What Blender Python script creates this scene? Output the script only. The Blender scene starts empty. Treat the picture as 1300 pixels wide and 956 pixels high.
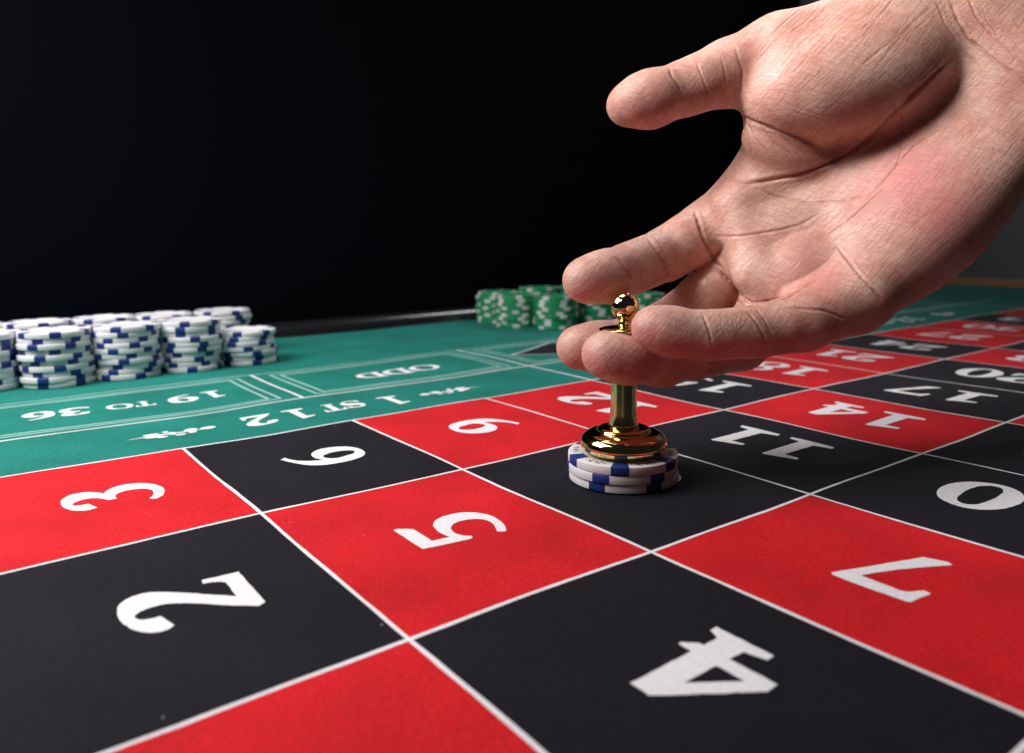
import bpy, bmesh, math, random
import numpy as np
from mathutils import Vector, Matrix

# ------------------------------------------------------------------ scene, camera, light
scene = bpy.context.scene
C = scene.collection
U = 0.075                      # one number square along the table, metres
ASP = 1.258                    # a number square is this much wider across the table
CAM = np.array([-0.00041377, -4.38262357, 1.17297447]) * U
ROT = np.array([[0.80303032, -0.59584847, -0.01033959],
                [-0.0940785, -0.10961973, -0.98951137],
                [0.58846541, 0.79558036, -0.1440845]])        # rows: right, down, forward
cd = bpy.data.cameras.new('camera'); cam = bpy.data.objects.new('camera', cd); C.objects.link(cam)
M = Matrix.Identity(4)
for i in range(3):
    M[i][0] = ROT[0][i]; M[i][1] = -ROT[1][i]; M[i][2] = -ROT[2][i]; M[i][3] = CAM[i]
cam.matrix_world = M
cd.sensor_fit = 'HORIZONTAL'; cd.sensor_width = 36.0
cd.lens = 987.8 / 1300 * 36.0
cd.shift_y = -45.0 / 1300
cd.clip_start = 0.01; cd.clip_end = 60
cd.dof.use_dof = True; cd.dof.focus_distance = 0.268; cd.dof.aperture_fstop = 13.0
scene.camera = cam

world = bpy.data.worlds.new('World'); scene.world = world; world.use_nodes = True
bg = world.node_tree.nodes['Background']
bg.inputs['Color'].default_value = (0.75, 0.8, 1.0, 1); bg.inputs['Strength'].default_value = 0.012

def c2w(p):
    """camera frame in mm (x right, y down, z ahead) -> world metres"""
    p = np.asarray(p, float) * 0.001
    return CAM + p @ ROT

def area_lamp(name, loc, target, sx, sy, power, col):
    ld = bpy.data.lights.new(name, 'AREA'); ld.shape = 'RECTANGLE'; ld.size = sx; ld.size_y = sy
    ld.energy = power; ld.color = col
    o = bpy.data.objects.new(name, ld); C.objects.link(o)
    o.location = loc
    o.rotation_euler = (Vector(target) - Vector(loc)).to_track_quat('-Z', 'Y').to_euler()
    return o
MARK = np.array([2.520 * U, -1.463 * ASP * U, 0.0])            # where the marker stands
RIGHT = np.array([0.803, -0.596, 0.0]); AWAY = np.array([0.595, 0.804, 0.0]); UP = np.array([0, 0, 1.0])
def near_mark(r, a, z): return tuple(MARK + RIGHT * r + AWAY * a + UP * z)
area_lamp('key_softbox', near_mark(-0.46, -0.01, 0.37), near_mark(-0.30, 0.0, 0.0), 0.32, 0.34, 3.6, (1.0, 0.965, 0.95))
area_lamp('top_softbox', near_mark(-0.10, 0.12, 0.50), near_mark(-0.02, 0.0, 0.06), 0.20, 0.24, 0.5, (1.0, 0.96, 0.94))
hl = area_lamp('added_hand_light', near_mark(-0.24, -0.16, 0.44), near_mark(0.10, 0.0, 0.150), 0.12, 0.12, 0.11, (1.0, 0.94, 0.91))  # added narrow light, only there to brighten the hand
hl.data.spread = math.radians(33)
rl = area_lamp('rim_lamp', (0.95, 0.25, 0.75), (0.36, 0.22, 0.03), 0.10, 0.34, 0.30, (0.93, 0.96, 1.0))
rl.data.spread = math.radians(70)
area_lamp('added_wall_light', (1.75, 0.45, 1.3), (2.3, 0.3, 0.2), 0.3, 0.3, 1.3, (0.95, 0.97, 1.0))  # added light out of view, lifts the grey wall; no real fitting

vs = scene.view_settings
vs.view_transform = 'Standard'; vs.look = 'None'; vs.exposure = 0.20; vs.gamma = 1.0; vs.use_curve_mapping = False
scene.render.engine = 'CYCLES'
rnd = random.Random(7)

# ------------------------------------------------------------------ helpers
def setp(o, label=None, cat=None, group=None, kind=None):
    if label: o['label'] = label
    if cat: o['category'] = cat
    if group: o['group'] = group
    if kind: o['kind'] = kind
    return o
def link(name, me, mat=None, parent=None):
    o = bpy.data.objects.new(name, me); C.objects.link(o)
    if mat and not me.materials: me.materials.append(mat)
    if parent: o.parent = parent
    return o
def empty(name, loc=(0, 0, 0)):
    o = bpy.data.objects.new(name, None); o.empty_display_size = 0.01; C.objects.link(o); o.location = loc
    return o
def mesh_of(bm, name, smooth=True):
    me = bpy.data.meshes.new(name); bm.to_mesh(me); bm.free()
    if smooth: me.polygons.foreach_set('use_smooth', [True] * len(me.polygons))
    return me
def lathe(name, prof, seg=64, smooth=True, sharp=None):
    """prof: (radius, height) from bottom to top"""
    bm = bmesh.new(); rings = []
    for r, z in prof:
        if r < 1e-7: rings.append([bm.verts.new((0, 0, z))])
        else: rings.append([bm.verts.new((r * math.cos(2 * math.pi * k / seg), r * math.sin(2 * math.pi * k / seg), z)) for k in range(seg)])
    for a, b in zip(rings, rings[1:]):
        for k in range(seg):
            k2 = (k + 1) % seg
            if len(a) == 1 and len(b) == 1: continue
            if len(a) == 1: bm.faces.new((a[0], b[k2], b[k]))
            elif len(b) == 1: bm.faces.new((a[k], a[k2], b[0]))
            else: bm.faces.new((a[k], a[k2], b[k2], b[k]))
    bmesh.ops.recalc_face_normals(bm, faces=bm.faces)
    return mesh_of(bm, name, smooth)
def spline(pts, n=6):
    """closed outline; points (x, y, corner)"""
    out = []; N = len(pts); P = [np.array(p[:2]) for p in pts]
    for i in range(N):
        a, b = P[i], P[(i + 1) % N]
        ca, cb = pts[i][2], pts[(i + 1) % N][2]
        L = np.linalg.norm(b - a)
        if ca and cb:
            m = max(1, int(L / 0.02)); out += [a + (b - a) * q / m for q in range(m)]; continue
        def tan(j):
            p0, p1, p2 = P[j - 1], P[j], P[(j + 1) % N]
            l0, l1 = np.linalg.norm(p1 - p0) + 1e-9, np.linalg.norm(p2 - p1) + 1e-9
            return ((p1 - p0) / l0 * l1 + (p2 - p1) / l1 * l0) / (l0 + l1) * L
        mb = None if cb else tan((i + 1) % N)
        ma = None if ca else tan(i)
        if ma is None: ma = 2 * (b - a) - mb
        if mb is None: mb = 2 * (b - a) - ma
        for k in range(n):
            t = k / n
            out.append((2*t**3-3*t*t+1)*a + (t**3-2*t*t+t)*ma + (-2*t**3+3*t*t)*b + (t**3-t*t)*mb)
    return out
def fill(bm, loops):
    es = []
    for lp in loops:
        vv = [bm.verts.new((x, y, 0)) for x, y in lp]
        es += [bm.edges.new((vv[i], vv[(i + 1) % len(vv)])) for i in range(len(vv))]
    bmesh.ops.triangle_fill(bm, use_beauty=True, use_dissolve=False, edges=es)

# ------------------------------------------------------------------ materials
def nodes(name):
    m = bpy.data.materials.new(name); m.use_nodes = True
    nt = m.node_tree; return m, nt, nt.nodes['Principled BSDF']
def N(nt, typ, **kw):
    n = nt.nodes.new(typ)
    for k, v in kw.items():
        if k in n.inputs: n.inputs[k].default_value = v
        else: setattr(n, k, v)
    return n
def felt(name, col, var=0.12, lint=0.5, sheen=0.25, coords='world'):
    m, nt, b = nodes(name); L = nt.links.new
    g = N(nt, 'ShaderNodeNewGeometry')
    fine = N(nt, 'ShaderNodeTexNoise', Scale=1100.0, Detail=2.0); L(g.outputs['Position'], fine.inputs['Vector'])
    broad = N(nt, 'ShaderNodeTexNoise', Scale=28.0, Detail=4.0); L(g.outputs['Position'], broad.inputs['Vector'])
    r1 = N(nt, 'ShaderNodeMapRange'); r1.inputs['From Min'].default_value = 0.3; r1.inputs['From Max'].default_value = 0.7
    r1.inputs['To Min'].default_value = 1 - var; r1.inputs['To Max'].default_value = 1 + var; L(fine.outputs['Fac'], r1.inputs['Value'])
    r2 = N(nt, 'ShaderNodeMapRange'); r2.inputs['From Min'].default_value = 0.3; r2.inputs['From Max'].default_value = 0.7
    r2.inputs['To Min'].default_value = 1 - var * 0.8; r2.inputs['To Max'].default_value = 1 + var * 0.8; L(broad.outputs['Fac'], r2.inputs['Value'])
    mu = N(nt, 'ShaderNodeMath', operation='MULTIPLY'); L(r1.outputs[0], mu.inputs[0]); L(r2.outputs[0], mu.inputs[1])
    mc = N(nt, 'ShaderNodeMix', data_type='RGBA', blend_type='MULTIPLY'); mc.inputs[0].default_value = 1.0
    mc.inputs[6].default_value = (*col, 1)
    cmb = N(nt, 'ShaderNodeCombineColor'); 
    for i in range(3): L(mu.outputs[0], cmb.inputs[i])
    L(cmb.outputs[0], mc.inputs[7])
    # lint: sparse pale specks
    vo = N(nt, 'ShaderNodeTexVoronoi', Scale=150.0, Randomness=1.0); L(g.outputs['Position'], vo.inputs['Vector'])
    lt = N(nt, 'ShaderNodeMath', operation='LESS_THAN'); lt.inputs[1].default_value = 0.045; L(vo.outputs['Distance'], lt.inputs[0])
    sc = N(nt, 'ShaderNodeSeparateColor'); L(vo.outputs['Color'], sc.inputs[0])
    gt = N(nt, 'ShaderNodeMath', operation='GREATER_THAN'); gt.inputs[1].default_value = 0.90; L(sc.outputs[0], gt.inputs[0])
    ml = N(nt, 'ShaderNodeMath', operation='MULTIPLY'); L(lt.outputs[0], ml.inputs[0]); L(gt.outputs[0], ml.inputs[1])
    ml2 = N(nt, 'ShaderNodeMath', operation='MULTIPLY'); ml2.inputs[1].default_value = lint; L(ml.outputs[0], ml2.inputs[0])
    mx = N(nt, 'ShaderNodeMix', data_type='RGBA'); L(ml2.outputs[0], mx.inputs[0]); L(mc.outputs[2], mx.inputs[6]); mx.inputs[7].default_value = (0.6, 0.58, 0.58, 1)
    L(mx.outputs[2], b.inputs['Base Color'])
    b.inputs['Roughness'].default_value = 0.85; b.inputs['Specular IOR Level'].default_value = 0.16
    b.inputs['Sheen Weight'].default_value = sheen; b.inputs['Sheen Roughness'].default_value = 0.45
    b.inputs['Sheen Tint'].default_value = (1.0, 0.95, 1.0, 1)
    bu = N(nt, 'ShaderNodeBump', Strength=0.35, Distance=0.0002); L(fine.outputs['Fac'], bu.inputs['Height']); L(bu.outputs[0], b.inputs['Normal'])
    return m
def plain(name, col, rough=0.5, metal=0.0, spec=0.5, noise=0.0, scale=300.0, bump=0.0):
    m, nt, b = nodes(name); L = nt.links.new
    b.inputs['Base Color'].default_value = (*col, 1); b.inputs['Roughness'].default_value = rough
    b.inputs['Metallic'].default_value = metal; b.inputs['Specular IOR Level'].default_value = spec
    if noise or bump:
        tc = N(nt, 'ShaderNodeTexCoord')
        nz = N(nt, 'ShaderNodeTexNoise', Scale=scale, Detail=3.0); L(tc.outputs['Object'], nz.inputs['Vector'])
        if noise:
            cr = N(nt, 'ShaderNodeMapRange'); cr.inputs['To Min'].default_value = rough - noise; cr.inputs['To Max'].default_value = rough + noise
            L(nz.outputs['Fac'], cr.inputs['Value']); L(cr.outputs[0], b.inputs['Roughness'])
        if bump:
            bu = N(nt, 'ShaderNodeBump', Strength=bump, Distance=0.0002); L(nz.outputs['Fac'], bu.inputs['Height']); L(bu.outputs[0], b.inputs['Normal'])
    return m
GREEN = felt('green_felt', (0.009, 0.185, 0.150), 0.20, 0.35, 0.03)
RED = felt('red_print', (0.63, 0.010, 0.017), 0.19, 0.25, 0.03)
BLACK = felt('black_print', (0.0078, 0.0066, 0.0115), 0.32, 0.45, 0.035)
WHITE = felt('white_print', (0.86, 0.85, 0.88), 0.07, 0.0, 0.05)
PALE = felt('pale_print', (0.42, 0.66, 0.62), 0.05, 0.0, 0.05)
def clay(name, col, grime):
    m, nt, b = nodes(name); L = nt.links.new
    tc = N(nt, 'ShaderNodeTexCoord'); oi = N(nt, 'ShaderNodeObjectInfo')
    ad = N(nt, 'ShaderNodeVectorMath', operation='ADD'); L(tc.outputs['Object'], ad.inputs[0]); L(oi.outputs['Random'], ad.inputs[1])
    n1 = N(nt, 'ShaderNodeTexNoise', Scale=160.0, Detail=5.0, Roughness=0.65); L(ad.outputs[0], n1.inputs['Vector'])
    n2 = N(nt, 'ShaderNodeTexNoise', Scale=1400.0, Detail=2.0); L(ad.outputs[0], n2.inputs['Vector'])
    mr = N(nt, 'ShaderNodeMapRange'); mr.inputs['From Min'].default_value = 0.5; mr.inputs['From Max'].default_value = 0.8; mr.inputs['To Max'].default_value = 0.45; L(n1.outputs['Fac'], mr.inputs['Value'])
    mx = N(nt, 'ShaderNodeMix', data_type='RGBA'); mx.inputs[6].default_value = (*col, 1); mx.inputs[7].default_value = (*grime, 1); L(mr.outputs[0], mx.inputs[0])
    hs = N(nt, 'ShaderNodeHueSaturation'); vr = N(nt, 'ShaderNodeMapRange'); vr.inputs['To Min'].default_value = 0.91; vr.inputs['To Max'].default_value = 1.04
    L(oi.outputs['Random'], vr.inputs['Value']); L(vr.outputs[0], hs.inputs['Value']); L(mx.outputs[2], hs.inputs['Color']); L(hs.outputs[0], b.inputs['Base Color'])
    rg = N(nt, 'ShaderNodeMapRange'); rg.inputs['To Min'].default_value = 0.3; rg.inputs['To Max'].default_value = 0.6; L(n1.outputs['Fac'], rg.inputs['Value']); L(rg.outputs[0], b.inputs['Roughness'])
    bu = N(nt, 'ShaderNodeBump', Strength=0.2, Distance=0.0002); L(n2.outputs['Fac'], bu.inputs['Height']); L(bu.outputs[0], b.inputs['Normal'])
    return m
CHIPW = clay('white_chip_clay', (0.84, 0.83, 0.85), (0.66, 0.64, 0.63))
CHIPB = clay('blue_chip_clay', (0.008, 0.035, 0.21), (0.02, 0.045, 0.16))
CHIPG = clay('green_chip_clay', (0.005, 0.27, 0.10), (0.005, 0.19, 0.07))
CHIPI = clay('pale_chip_insert', (0.66, 0.66, 0.67), (0.48, 0.48, 0.48))
INK = plain('navy_ink', (0.01, 0.02, 0.09), 0.5)
GOLD = plain('polished_gold', (0.80, 0.63, 0.28), 0.09, 1.0, 0.5, 0.055, 130, 0.03)
VINYL = plain('black_vinyl', (0.012, 0.012, 0.015), 0.2, 0, 1.0, 0.06, 700, 0.4)
CLOTH = plain('black_cloth', (0.0028, 0.0033, 0.0056), 0.95, 0, 0.03, 0, 500, 0.3)
WOOD = plain('varnished_wood', (0.30, 0.16, 0.06), 0.35, 0, 0.5, 0.1, 60, 0.1)
WALLP = plain('grey_wall_paint', (0.34, 0.34, 0.36), 0.85, 0, 0.3, 0, 200, 0.2)

# ------------------------------------------------------------------ the table and its printed cloth
def relief(x, y):
    """the cloth does not lie perfectly flat"""
    h = 0.00022 * math.sin(x * 41 + y * 17 + 0.6) + 0.00020 * math.sin(y * 53 - x * 23 + 1.9) + 0.00012 * math.sin(x * 97 + 0.4) * math.sin(y * 83 + 2.0)
    h += 0.0006 * math.exp(-(((x - 0.035) / 0.03) ** 2 + ((y - 0.085) / 0.05) ** 2))
    h -= 0.0005 * math.exp(-(((x - 0.10) / 0.025) ** 2 + ((y - 0.075) / 0.05) ** 2))
    h += 0.0007 * math.exp(-(((x - 0.29) / 0.03) ** 2 + ((y - 0.085) / 0.04) ** 2))
    return h
STEP = 0.0075
def lay(bm, lift):
    """cut a flat sheet on the cloth grid and drape it over the relief"""
    xs = [v.co.x for v in bm.verts]; ys = [v.co.y for v in bm.verts]
    for axis, lo, hi in ((0, min(xs), max(xs)), (1, min(ys), max(ys))):
        k = math.floor(lo / STEP) + 1
        while k * STEP < hi:
            co = [0, 0, 0]; no = [0, 0, 0]; co[axis] = k * STEP; no[axis] = 1
            bmesh.ops.bisect_plane(bm, geom=bm.verts[:] + bm.edges[:] + bm.faces[:], dist=1e-7, plane_co=co, plane_no=no)
            k += 1
    for v in bm.verts: v.co.z = relief(v.co.x, v.co.y) + lift
    for f in bm.faces:
        if f.normal.z < 0: f.normal_flip()
    bm.normal_update()
    for f in bm.faces:
        if f.normal.z < 0: f.normal_flip()
def sheet(name, loops, mat, lift, parent):
    bm = bmesh.new(); fill(bm, loops); lay(bm, lift)
    return link(name, mesh_of(bm, name), mat, parent)
def W(u, v): return np.array([u * U, -v * ASP * U])
def quad(u0, v0, u1, v1): return [W(u0, v0), W(u1, v0), W(u1, v1), W(u0, v1)]
def strip(pts, w):
    """polyline in (u, v) -> outline loop of a band w metres wide"""
    K = [W(*p) for p in pts]; P = []; L_, R_ = [], []; jr = random.Random(int(w * 1e6) + len(pts) + int(abs(K[0][0] * 1e4)) + int(abs(K[0][1] * 1e4)))
    for a, b in zip(K, K[1:]):
        m = max(1, int(np.linalg.norm(b - a) / 0.004)); P += [a + (b - a) * i / m for i in range(m)]
    P.append(K[-1]); ja = jb = 0.0
    for i, p in enumerate(P):
        d0 = P[i] - P[i - 1] if i else P[1] - P[0]
        d1 = P[i + 1] - P[i] if i < len(P) - 1 else P[i] - P[i - 1]
        d0 /= np.linalg.norm(d0); d1 /= np.linalg.norm(d1)
        t = d0 + d1; t /= np.linalg.norm(t); n = np.array([-t[1], t[0]]) / max(0.4, t @ d1)
        ja = 0.6 * ja + jr.gauss(0, 0.00005); jb = 0.6 * jb + jr.gauss(0, 0.00005); L_.append(p + n * (w / 2 + ja)); R_.append(p - n * (w / 2 + jb))
    return L_ + R_[::-1]

table = setp(empty('roulette_table', (0, 0, 0)), 'green roulette table with red and black number squares, black rail behind', 'table')
VB = -3.13                                                     # far long edge
bm = bmesh.new()
x0, x1, y0, y1 = -0.35 * U, 15.9 * U, -3.32 * ASP * U, -VB * ASP * U
nx, ny = int((x1 - x0) / STEP), int((y1 - y0) / STEP)
x0 = math.floor(x0 / STEP) * STEP; y0 = math.floor(y0 / STEP) * STEP
gv = [[bm.verts.new((min(x0 + i * STEP, x1), min(y0 + j * STEP, y1), relief(x0 + i * STEP, y0 + j * STEP))) for j in range(ny + 2)] for i in range(nx + 2)]
for i in range(nx + 1):
    for j in range(ny + 1):
        bm.faces.new((gv[i][j], gv[i + 1][j], gv[i + 1][j + 1], gv[i][j + 1]))
link('felt', mesh_of(bm, 'felt'), GREEN, table)
def box(bm, lo, hi):
    vs_ = [bm.verts.new((x, y, z)) for z in (lo[2], hi[2]) for y in (lo[1], hi[1]) for x in (lo[0], hi[0])]
    for f in ((0, 2, 3, 1), (4, 5, 7, 6), (0, 1, 5, 4), (2, 6, 7, 3), (0, 4, 6, 2), (1, 3, 7, 5)): bm.faces.new([vs_[i] for i in f])
bm = bmesh.new(); box(bm, (x0, y0, -0.04), (x1, y1, -0.006)); link('table_board', mesh_of(bm, 'table_board', False), WOOD, table)

GL = {
'2':[[(0.1376,-0.0773,1),(0.1273,-0.1968,1),(-0.1416,-0.1982,1),(-0.1547,-0.1733,1),(-0.0747,-0.079,0),(0.0074,0.0101,0),(0.0403,0.0748,0),(0.0384,0.1213,0),(0.0221,0.1505,0),(0.0079,0.1566,0),(-0.0154,0.1509,0),(-0.0309,0.1284,0),(-0.0322,0.0925,1),(-0.1143,0.0706,1),(-0.1326,0.0993,0),(-0.1256,0.1312,0),(-0.0915,0.1641,0),(-0.0318,0.1893,0),(0.0306,0.1982,0),(0.0755,0.1946,0),(0.1293,0.1741,0),(0.1547,0.1376,0),(0.151,0.0875,0),(0.1188,0.0391,0),(0.0486,-0.0377,0),(-0.0472,-0.1367,1),(0.0713,-0.1364,1),(0.0889,-0.1224,0),(0.1003,-0.1019,0),(0.1081,-0.0714,1)]],
'3':[[(-0.1098,0.0848,1),(-0.1204,0.1122,0),(-0.1089,0.147,0),(-0.0675,0.1815,0),(0.0043,0.2018,0),(0.0504,0.203,0),(0.1079,0.1877,0),(0.1475,0.1469,0),(0.1375,0.0864,0),(0.0983,0.0492,0),(0.0702,0.0281,1),(0.1165,0.0028,0),(0.1457,-0.0465,0),(0.1413,-0.1075,0),(0.1043,-0.1587,0),(0.043,-0.192,0),(-0.0206,-0.203,0),(-0.0727,-0.1947,0),(-0.1326,-0.1679,0),(-0.1475,-0.1466,0),(-0.1328,-0.1179,1),(-0.0891,-0.1431,0),(-0.0556,-0.1522,0),(-0.006,-0.1524,0),(0.0307,-0.1272,0),(0.0468,-0.0854,0),(0.0454,-0.0449,0),(0.023,-0.0151,0),(-0.004,-0.0046,0),(-0.0409,-0.0053,1),(-0.0404,0.0094,0),(-0.0393,0.0246,0),(-0.0039,0.0458,0),(0.0206,0.065,0),(0.0391,0.1004,0),(0.0309,0.1393,0),(0.0109,0.1624,0),(-0.011,0.1634,0),(-0.0295,0.1437,0),(-0.0328,0.1069,1)]],
'5':[[(0.1363,0.1977,1),(0.1363,0.1783,1),(0.0972,0.1284,1),(-0.0472,0.1306,1),(-0.055,0.0553,1),(-0.0038,0.0631,0),(0.0539,0.0568,0),(0.093,0.0409,0),(0.1303,0.0037,0),(0.1473,-0.0532,0),(0.1406,-0.1156,0),(0.1152,-0.1569,0),(0.0594,-0.192,0),(-0.0078,-0.1984,0),(-0.0813,-0.1815,0),(-0.1319,-0.1563,0),(-0.1473,-0.1441,1),(-0.1257,-0.1164,1),(-0.0858,-0.1379,0),(-0.0345,-0.1553,0),(0.0084,-0.1518,0),(0.0391,-0.1298,0),(0.0577,-0.0854,0),(0.0528,-0.0355,0),(0.0276,-0.0012,0),(-0.0045,0.0146,0),(-0.0452,0.0181,0),(-0.0799,0.0049,0),(-0.0976,-0.0147,1),(-0.1153,-0.0096,1),(-0.1213,0.0056,1),(-0.0945,0.1943,1),(-0.0802,0.1984,1)]],
'6':[[(0.0928,0.2056,1),(0.1121,0.1741,1),(0.059,0.1632,0),(0.0096,0.1369,0),(-0.029,0.0932,0),(-0.0532,0.0343,1),(-0.0123,0.0496,0),(0.0396,0.0538,0),(0.0812,0.0438,0),(0.131,0.0045,0),(0.1539,-0.0582,0),(0.1399,-0.1211,0),(0.1095,-0.1672,0),(0.0511,-0.2002,0),(-0.0162,-0.2056,0),(-0.0764,-0.1914,0),(-0.1239,-0.1514,0),(-0.1495,-0.0867,0),(-0.1539,-0.0098,0),(-0.1421,0.0628,0),(-0.1085,0.1165,0),(-0.0555,0.1534,0),(0.0111,0.1813,0)],
   [(0.0158,0.0042,0),(0.0442,-0.0403,0),(0.0489,-0.0906,0),(0.0369,-0.134,0),(0.0152,-0.1585,0),(-0.0122,-0.162,0),(-0.0381,-0.1435,0),(-0.0565,-0.0915,0),(-0.0661,-0.0349,0),(-0.0524,-0.008,0),(-0.0185,0.0103,0)]],
'0':[[(0.1284,0.1143,0),(0.153,0.0202,0),(0.1468,-0.0771,0),(0.1133,-0.1442,0),(0.0682,-0.1847,0),(0.0107,-0.2084,0),(-0.0462,-0.2003,0),(-0.0937,-0.1672,0),(-0.1316,-0.1103,0),(-0.153,-0.029,0),(-0.1478,0.0475,0),(-0.1238,0.1261,0),(-0.092,0.1707,0),(-0.0486,0.2013,0),(0.006,0.2084,0),(0.0628,0.1878,0),(0.1018,0.1563,0)],
   [(0.0401,0.1225,0),(0.0574,0.0396,0),(0.0602,-0.0575,0),(0.0459,-0.1315,0),(0.0167,-0.1636,0),(-0.0166,-0.1628,0),(-0.041,-0.1311,0),(-0.0554,-0.0656,0),(-0.0581,0.0197,0),(-0.0512,0.0933,0),(-0.0355,0.1444,0),(-0.0084,0.1619,0),(0.0218,0.1502,0)]],
'7':[[(0.1417,0.1836,1),(0.0084,-0.1762,1),(-0.029,-0.1896,0),(-0.0651,-0.2006,1),(-0.0848,-0.1909,1),(-0.0792,-0.1734,1),(-0.0195,-0.0713,0),(0.0697,0.1278,1),(-0.0551,0.1337,1),(-0.0772,0.1332,0),(-0.091,0.1232,0),(-0.1045,0.1002,0),(-0.1174,0.0758,1),(-0.1417,0.0831,1),(-0.1303,0.189,1),(-0.1213,0.1953,1),(0.0367,0.2006,1),(0.1292,0.1971,1)]],
'1':[[(0.0406,0.1987,1),(0.0521,-0.1516,1),(0.1241,-0.1682,1),(0.1338,-0.2031,1),(0.0708,-0.2059,0),(-0.1237,-0.2012,1),(-0.1337,-0.1641,1),(-0.0756,-0.1509,0),(-0.0405,-0.1405,1),(-0.044,0.1239,1),(-0.1293,0.1241,1),(-0.1338,0.1544,1),(0.0288,0.2059,1)]],
'4':[[(0.0863,0.205,1),(0.0927,-0.0392,1),(0.14,-0.0392,1),(0.1418,-0.0523,1),(0.1079,-0.0877,1),(0.0912,-0.0912,1),(0.0927,-0.1538,1),(0.132,-0.1697,1),(0.1347,-0.2,1),(-0.0622,-0.2,1),(-0.0652,-0.1668,1),(0.0017,-0.1501,1),(0.0037,-0.0921,1),(-0.148,-0.0921,1),(-0.15,-0.045,1),(0.02,0.205,1)],
   [(0.0039,0.092,1),(0.0046,-0.0371,1),(-0.0855,-0.0377,1)]],
}
def ell(cx, cy, rx, ry, n=20, ph=0): return [(cx + rx * math.cos(2 * math.pi * k / n + ph), cy + ry * math.sin(2 * math.pi * k / n + ph), 0) for k in range(n)]
GL['9'] = [[(-x, -y, c) for x, y, c in lp] for lp in GL['6']]
GL['8'] = [[(0.075,0.018,0),(0.128,0.07,0),(0.12,0.145,0),(0.06,0.195,0),(-0.02,0.203,0),(-0.10,0.17,0),(-0.13,0.105,0),(-0.105,0.045,0),(-0.075,0.018,0),(-0.135,-0.035,0),(-0.155,-0.1,0),(-0.12,-0.165,0),(-0.05,-0.2,0),(0.04,-0.203,0),(0.12,-0.165,0),(0.155,-0.095,0),(0.13,-0.025,0)],
           ell(-0.002, 0.108, 0.052, 0.06), ell(0.0, -0.095, 0.07, 0.072)]
GL['T'] = [[(-0.155,0.2,1),(0.155,0.2,1),(0.16,0.09,1),(0.125,0.09,1),(0.11,0.155,1),(0.042,0.16,1),(0.042,-0.165,1),(0.09,-0.175,1),(0.09,-0.2,1),(-0.09,-0.2,1),(-0.09,-0.175,1),(-0.042,-0.165,1),(-0.042,0.16,1),(-0.11,0.155,1),(-0.125,0.09,1),(-0.16,0.09,1)]]
GL['O'] = [ell(0, 0, 0.20, 0.205), ell(0, 0, 0.115, 0.165)]
GL['D'] = [[(-0.19,0.2,1),(0.02,0.2,0),(0.13,0.16,0),(0.19,0.06,0),(0.19,-0.06,0),(0.13,-0.16,0),(0.02,-0.2,0),(-0.19,-0.2,1),(-0.19,-0.175,1),(-0.15,-0.165,1),(-0.15,0.165,1),(-0.19,0.175,1)],
           [(-0.06,0.16,1),(0.0,0.16,0),(0.075,0.11,0),(0.10,0.0,0),(0.075,-0.11,0),(0.0,-0.16,0),(-0.06,-0.16,1)]]
GL['S'] = [[(0.105,0.185,1),(0.105,0.08,1),(0.08,0.08,1),(0.05,0.14,0),(-0.01,0.165,0),(-0.055,0.14,0),(-0.05,0.095,0),(0.03,0.055,0),(0.10,0.01,0),(0.13,-0.075,0),(0.095,-0.16,0),(0.0,-0.205,0),(-0.085,-0.185,0),(-0.12,-0.195,1),(-0.125,-0.07,1),(-0.10,-0.07,1),(-0.065,-0.14,0),(0.0,-0.17,0),(0.06,-0.145,0),(0.055,-0.095,0),(-0.02,-0.05,0),(-0.1,0.0,0),(-0.13,0.08,0),(-0.095,0.165,0),(-0.01,0.205,0),(0.06,0.19,0)]]
JIT = random.Random(5)
def glyph(ch, cx, cy, sx, sy, facing):
    loops = []
    for lp in GL[ch]:
        q = []
        for x, y in spline(lp, 6):
            x *= sx * U; y *= sy * U
            x += JIT.gauss(0, 0.00006); y += JIT.gauss(0, 0.00006)      # ink bleeds unevenly into the weave
            q.append((cx - y, cy + x) if facing == 'number' else (cx - x, cy - y))
        loops.append(q)
    return loops
def add_glyphs(name, items, mat, parent, lift=0.00013):
    bm = bmesh.new()
    for it in items: fill(bm, glyph(*it))
    lay(bm, lift)
    return link(name, mesh_of(bm, name), mat, parent)

REDS = {1, 3, 5, 7, 9, 12, 14, 16, 18, 19, 21, 23, 25, 27, 30, 32, 34, 36}
for col in range(12):
    for row in range(3):
        n = col * 3 + 3 - row
        red = n in REDS
        sq = sheet('number_square', [quad(col, row, col + 1, row + 1)], RED if red else BLACK, 0.00006, table)
        sq['label'] = '%s number square printed with a white %d' % ('red' if red else 'black', n)
        cx, cy = W(col + 0.553, row + 0.5); s = str(n)
        if n == 8: cx += 0.012 * U; cy -= 0.010 * U        # printed a little off centre
        if len(s) == 1: items = [(s, cx, cy, 1, 1, 'number')]
        else: items = [(s[0], cx, cy - 0.165 * U, 1, 1, 'number'), (s[1], cx, cy + 0.165 * U, 1, 1, 'number')]
        add_glyphs('numeral', items, WHITE, sq)
def line(pts, w, mat=WHITE, lift=0.00010): return sheet('printed_line', [strip(pts, w)], mat, lift, table)
for v in (0, 1, 2, 3): line([(0, v), (13, v)], 0.00115, WHITE, 0.00010)
for u in range(0, 14): line([(u, 0), (u, 3)], 0.00115, WHITE, 0.00012)
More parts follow.
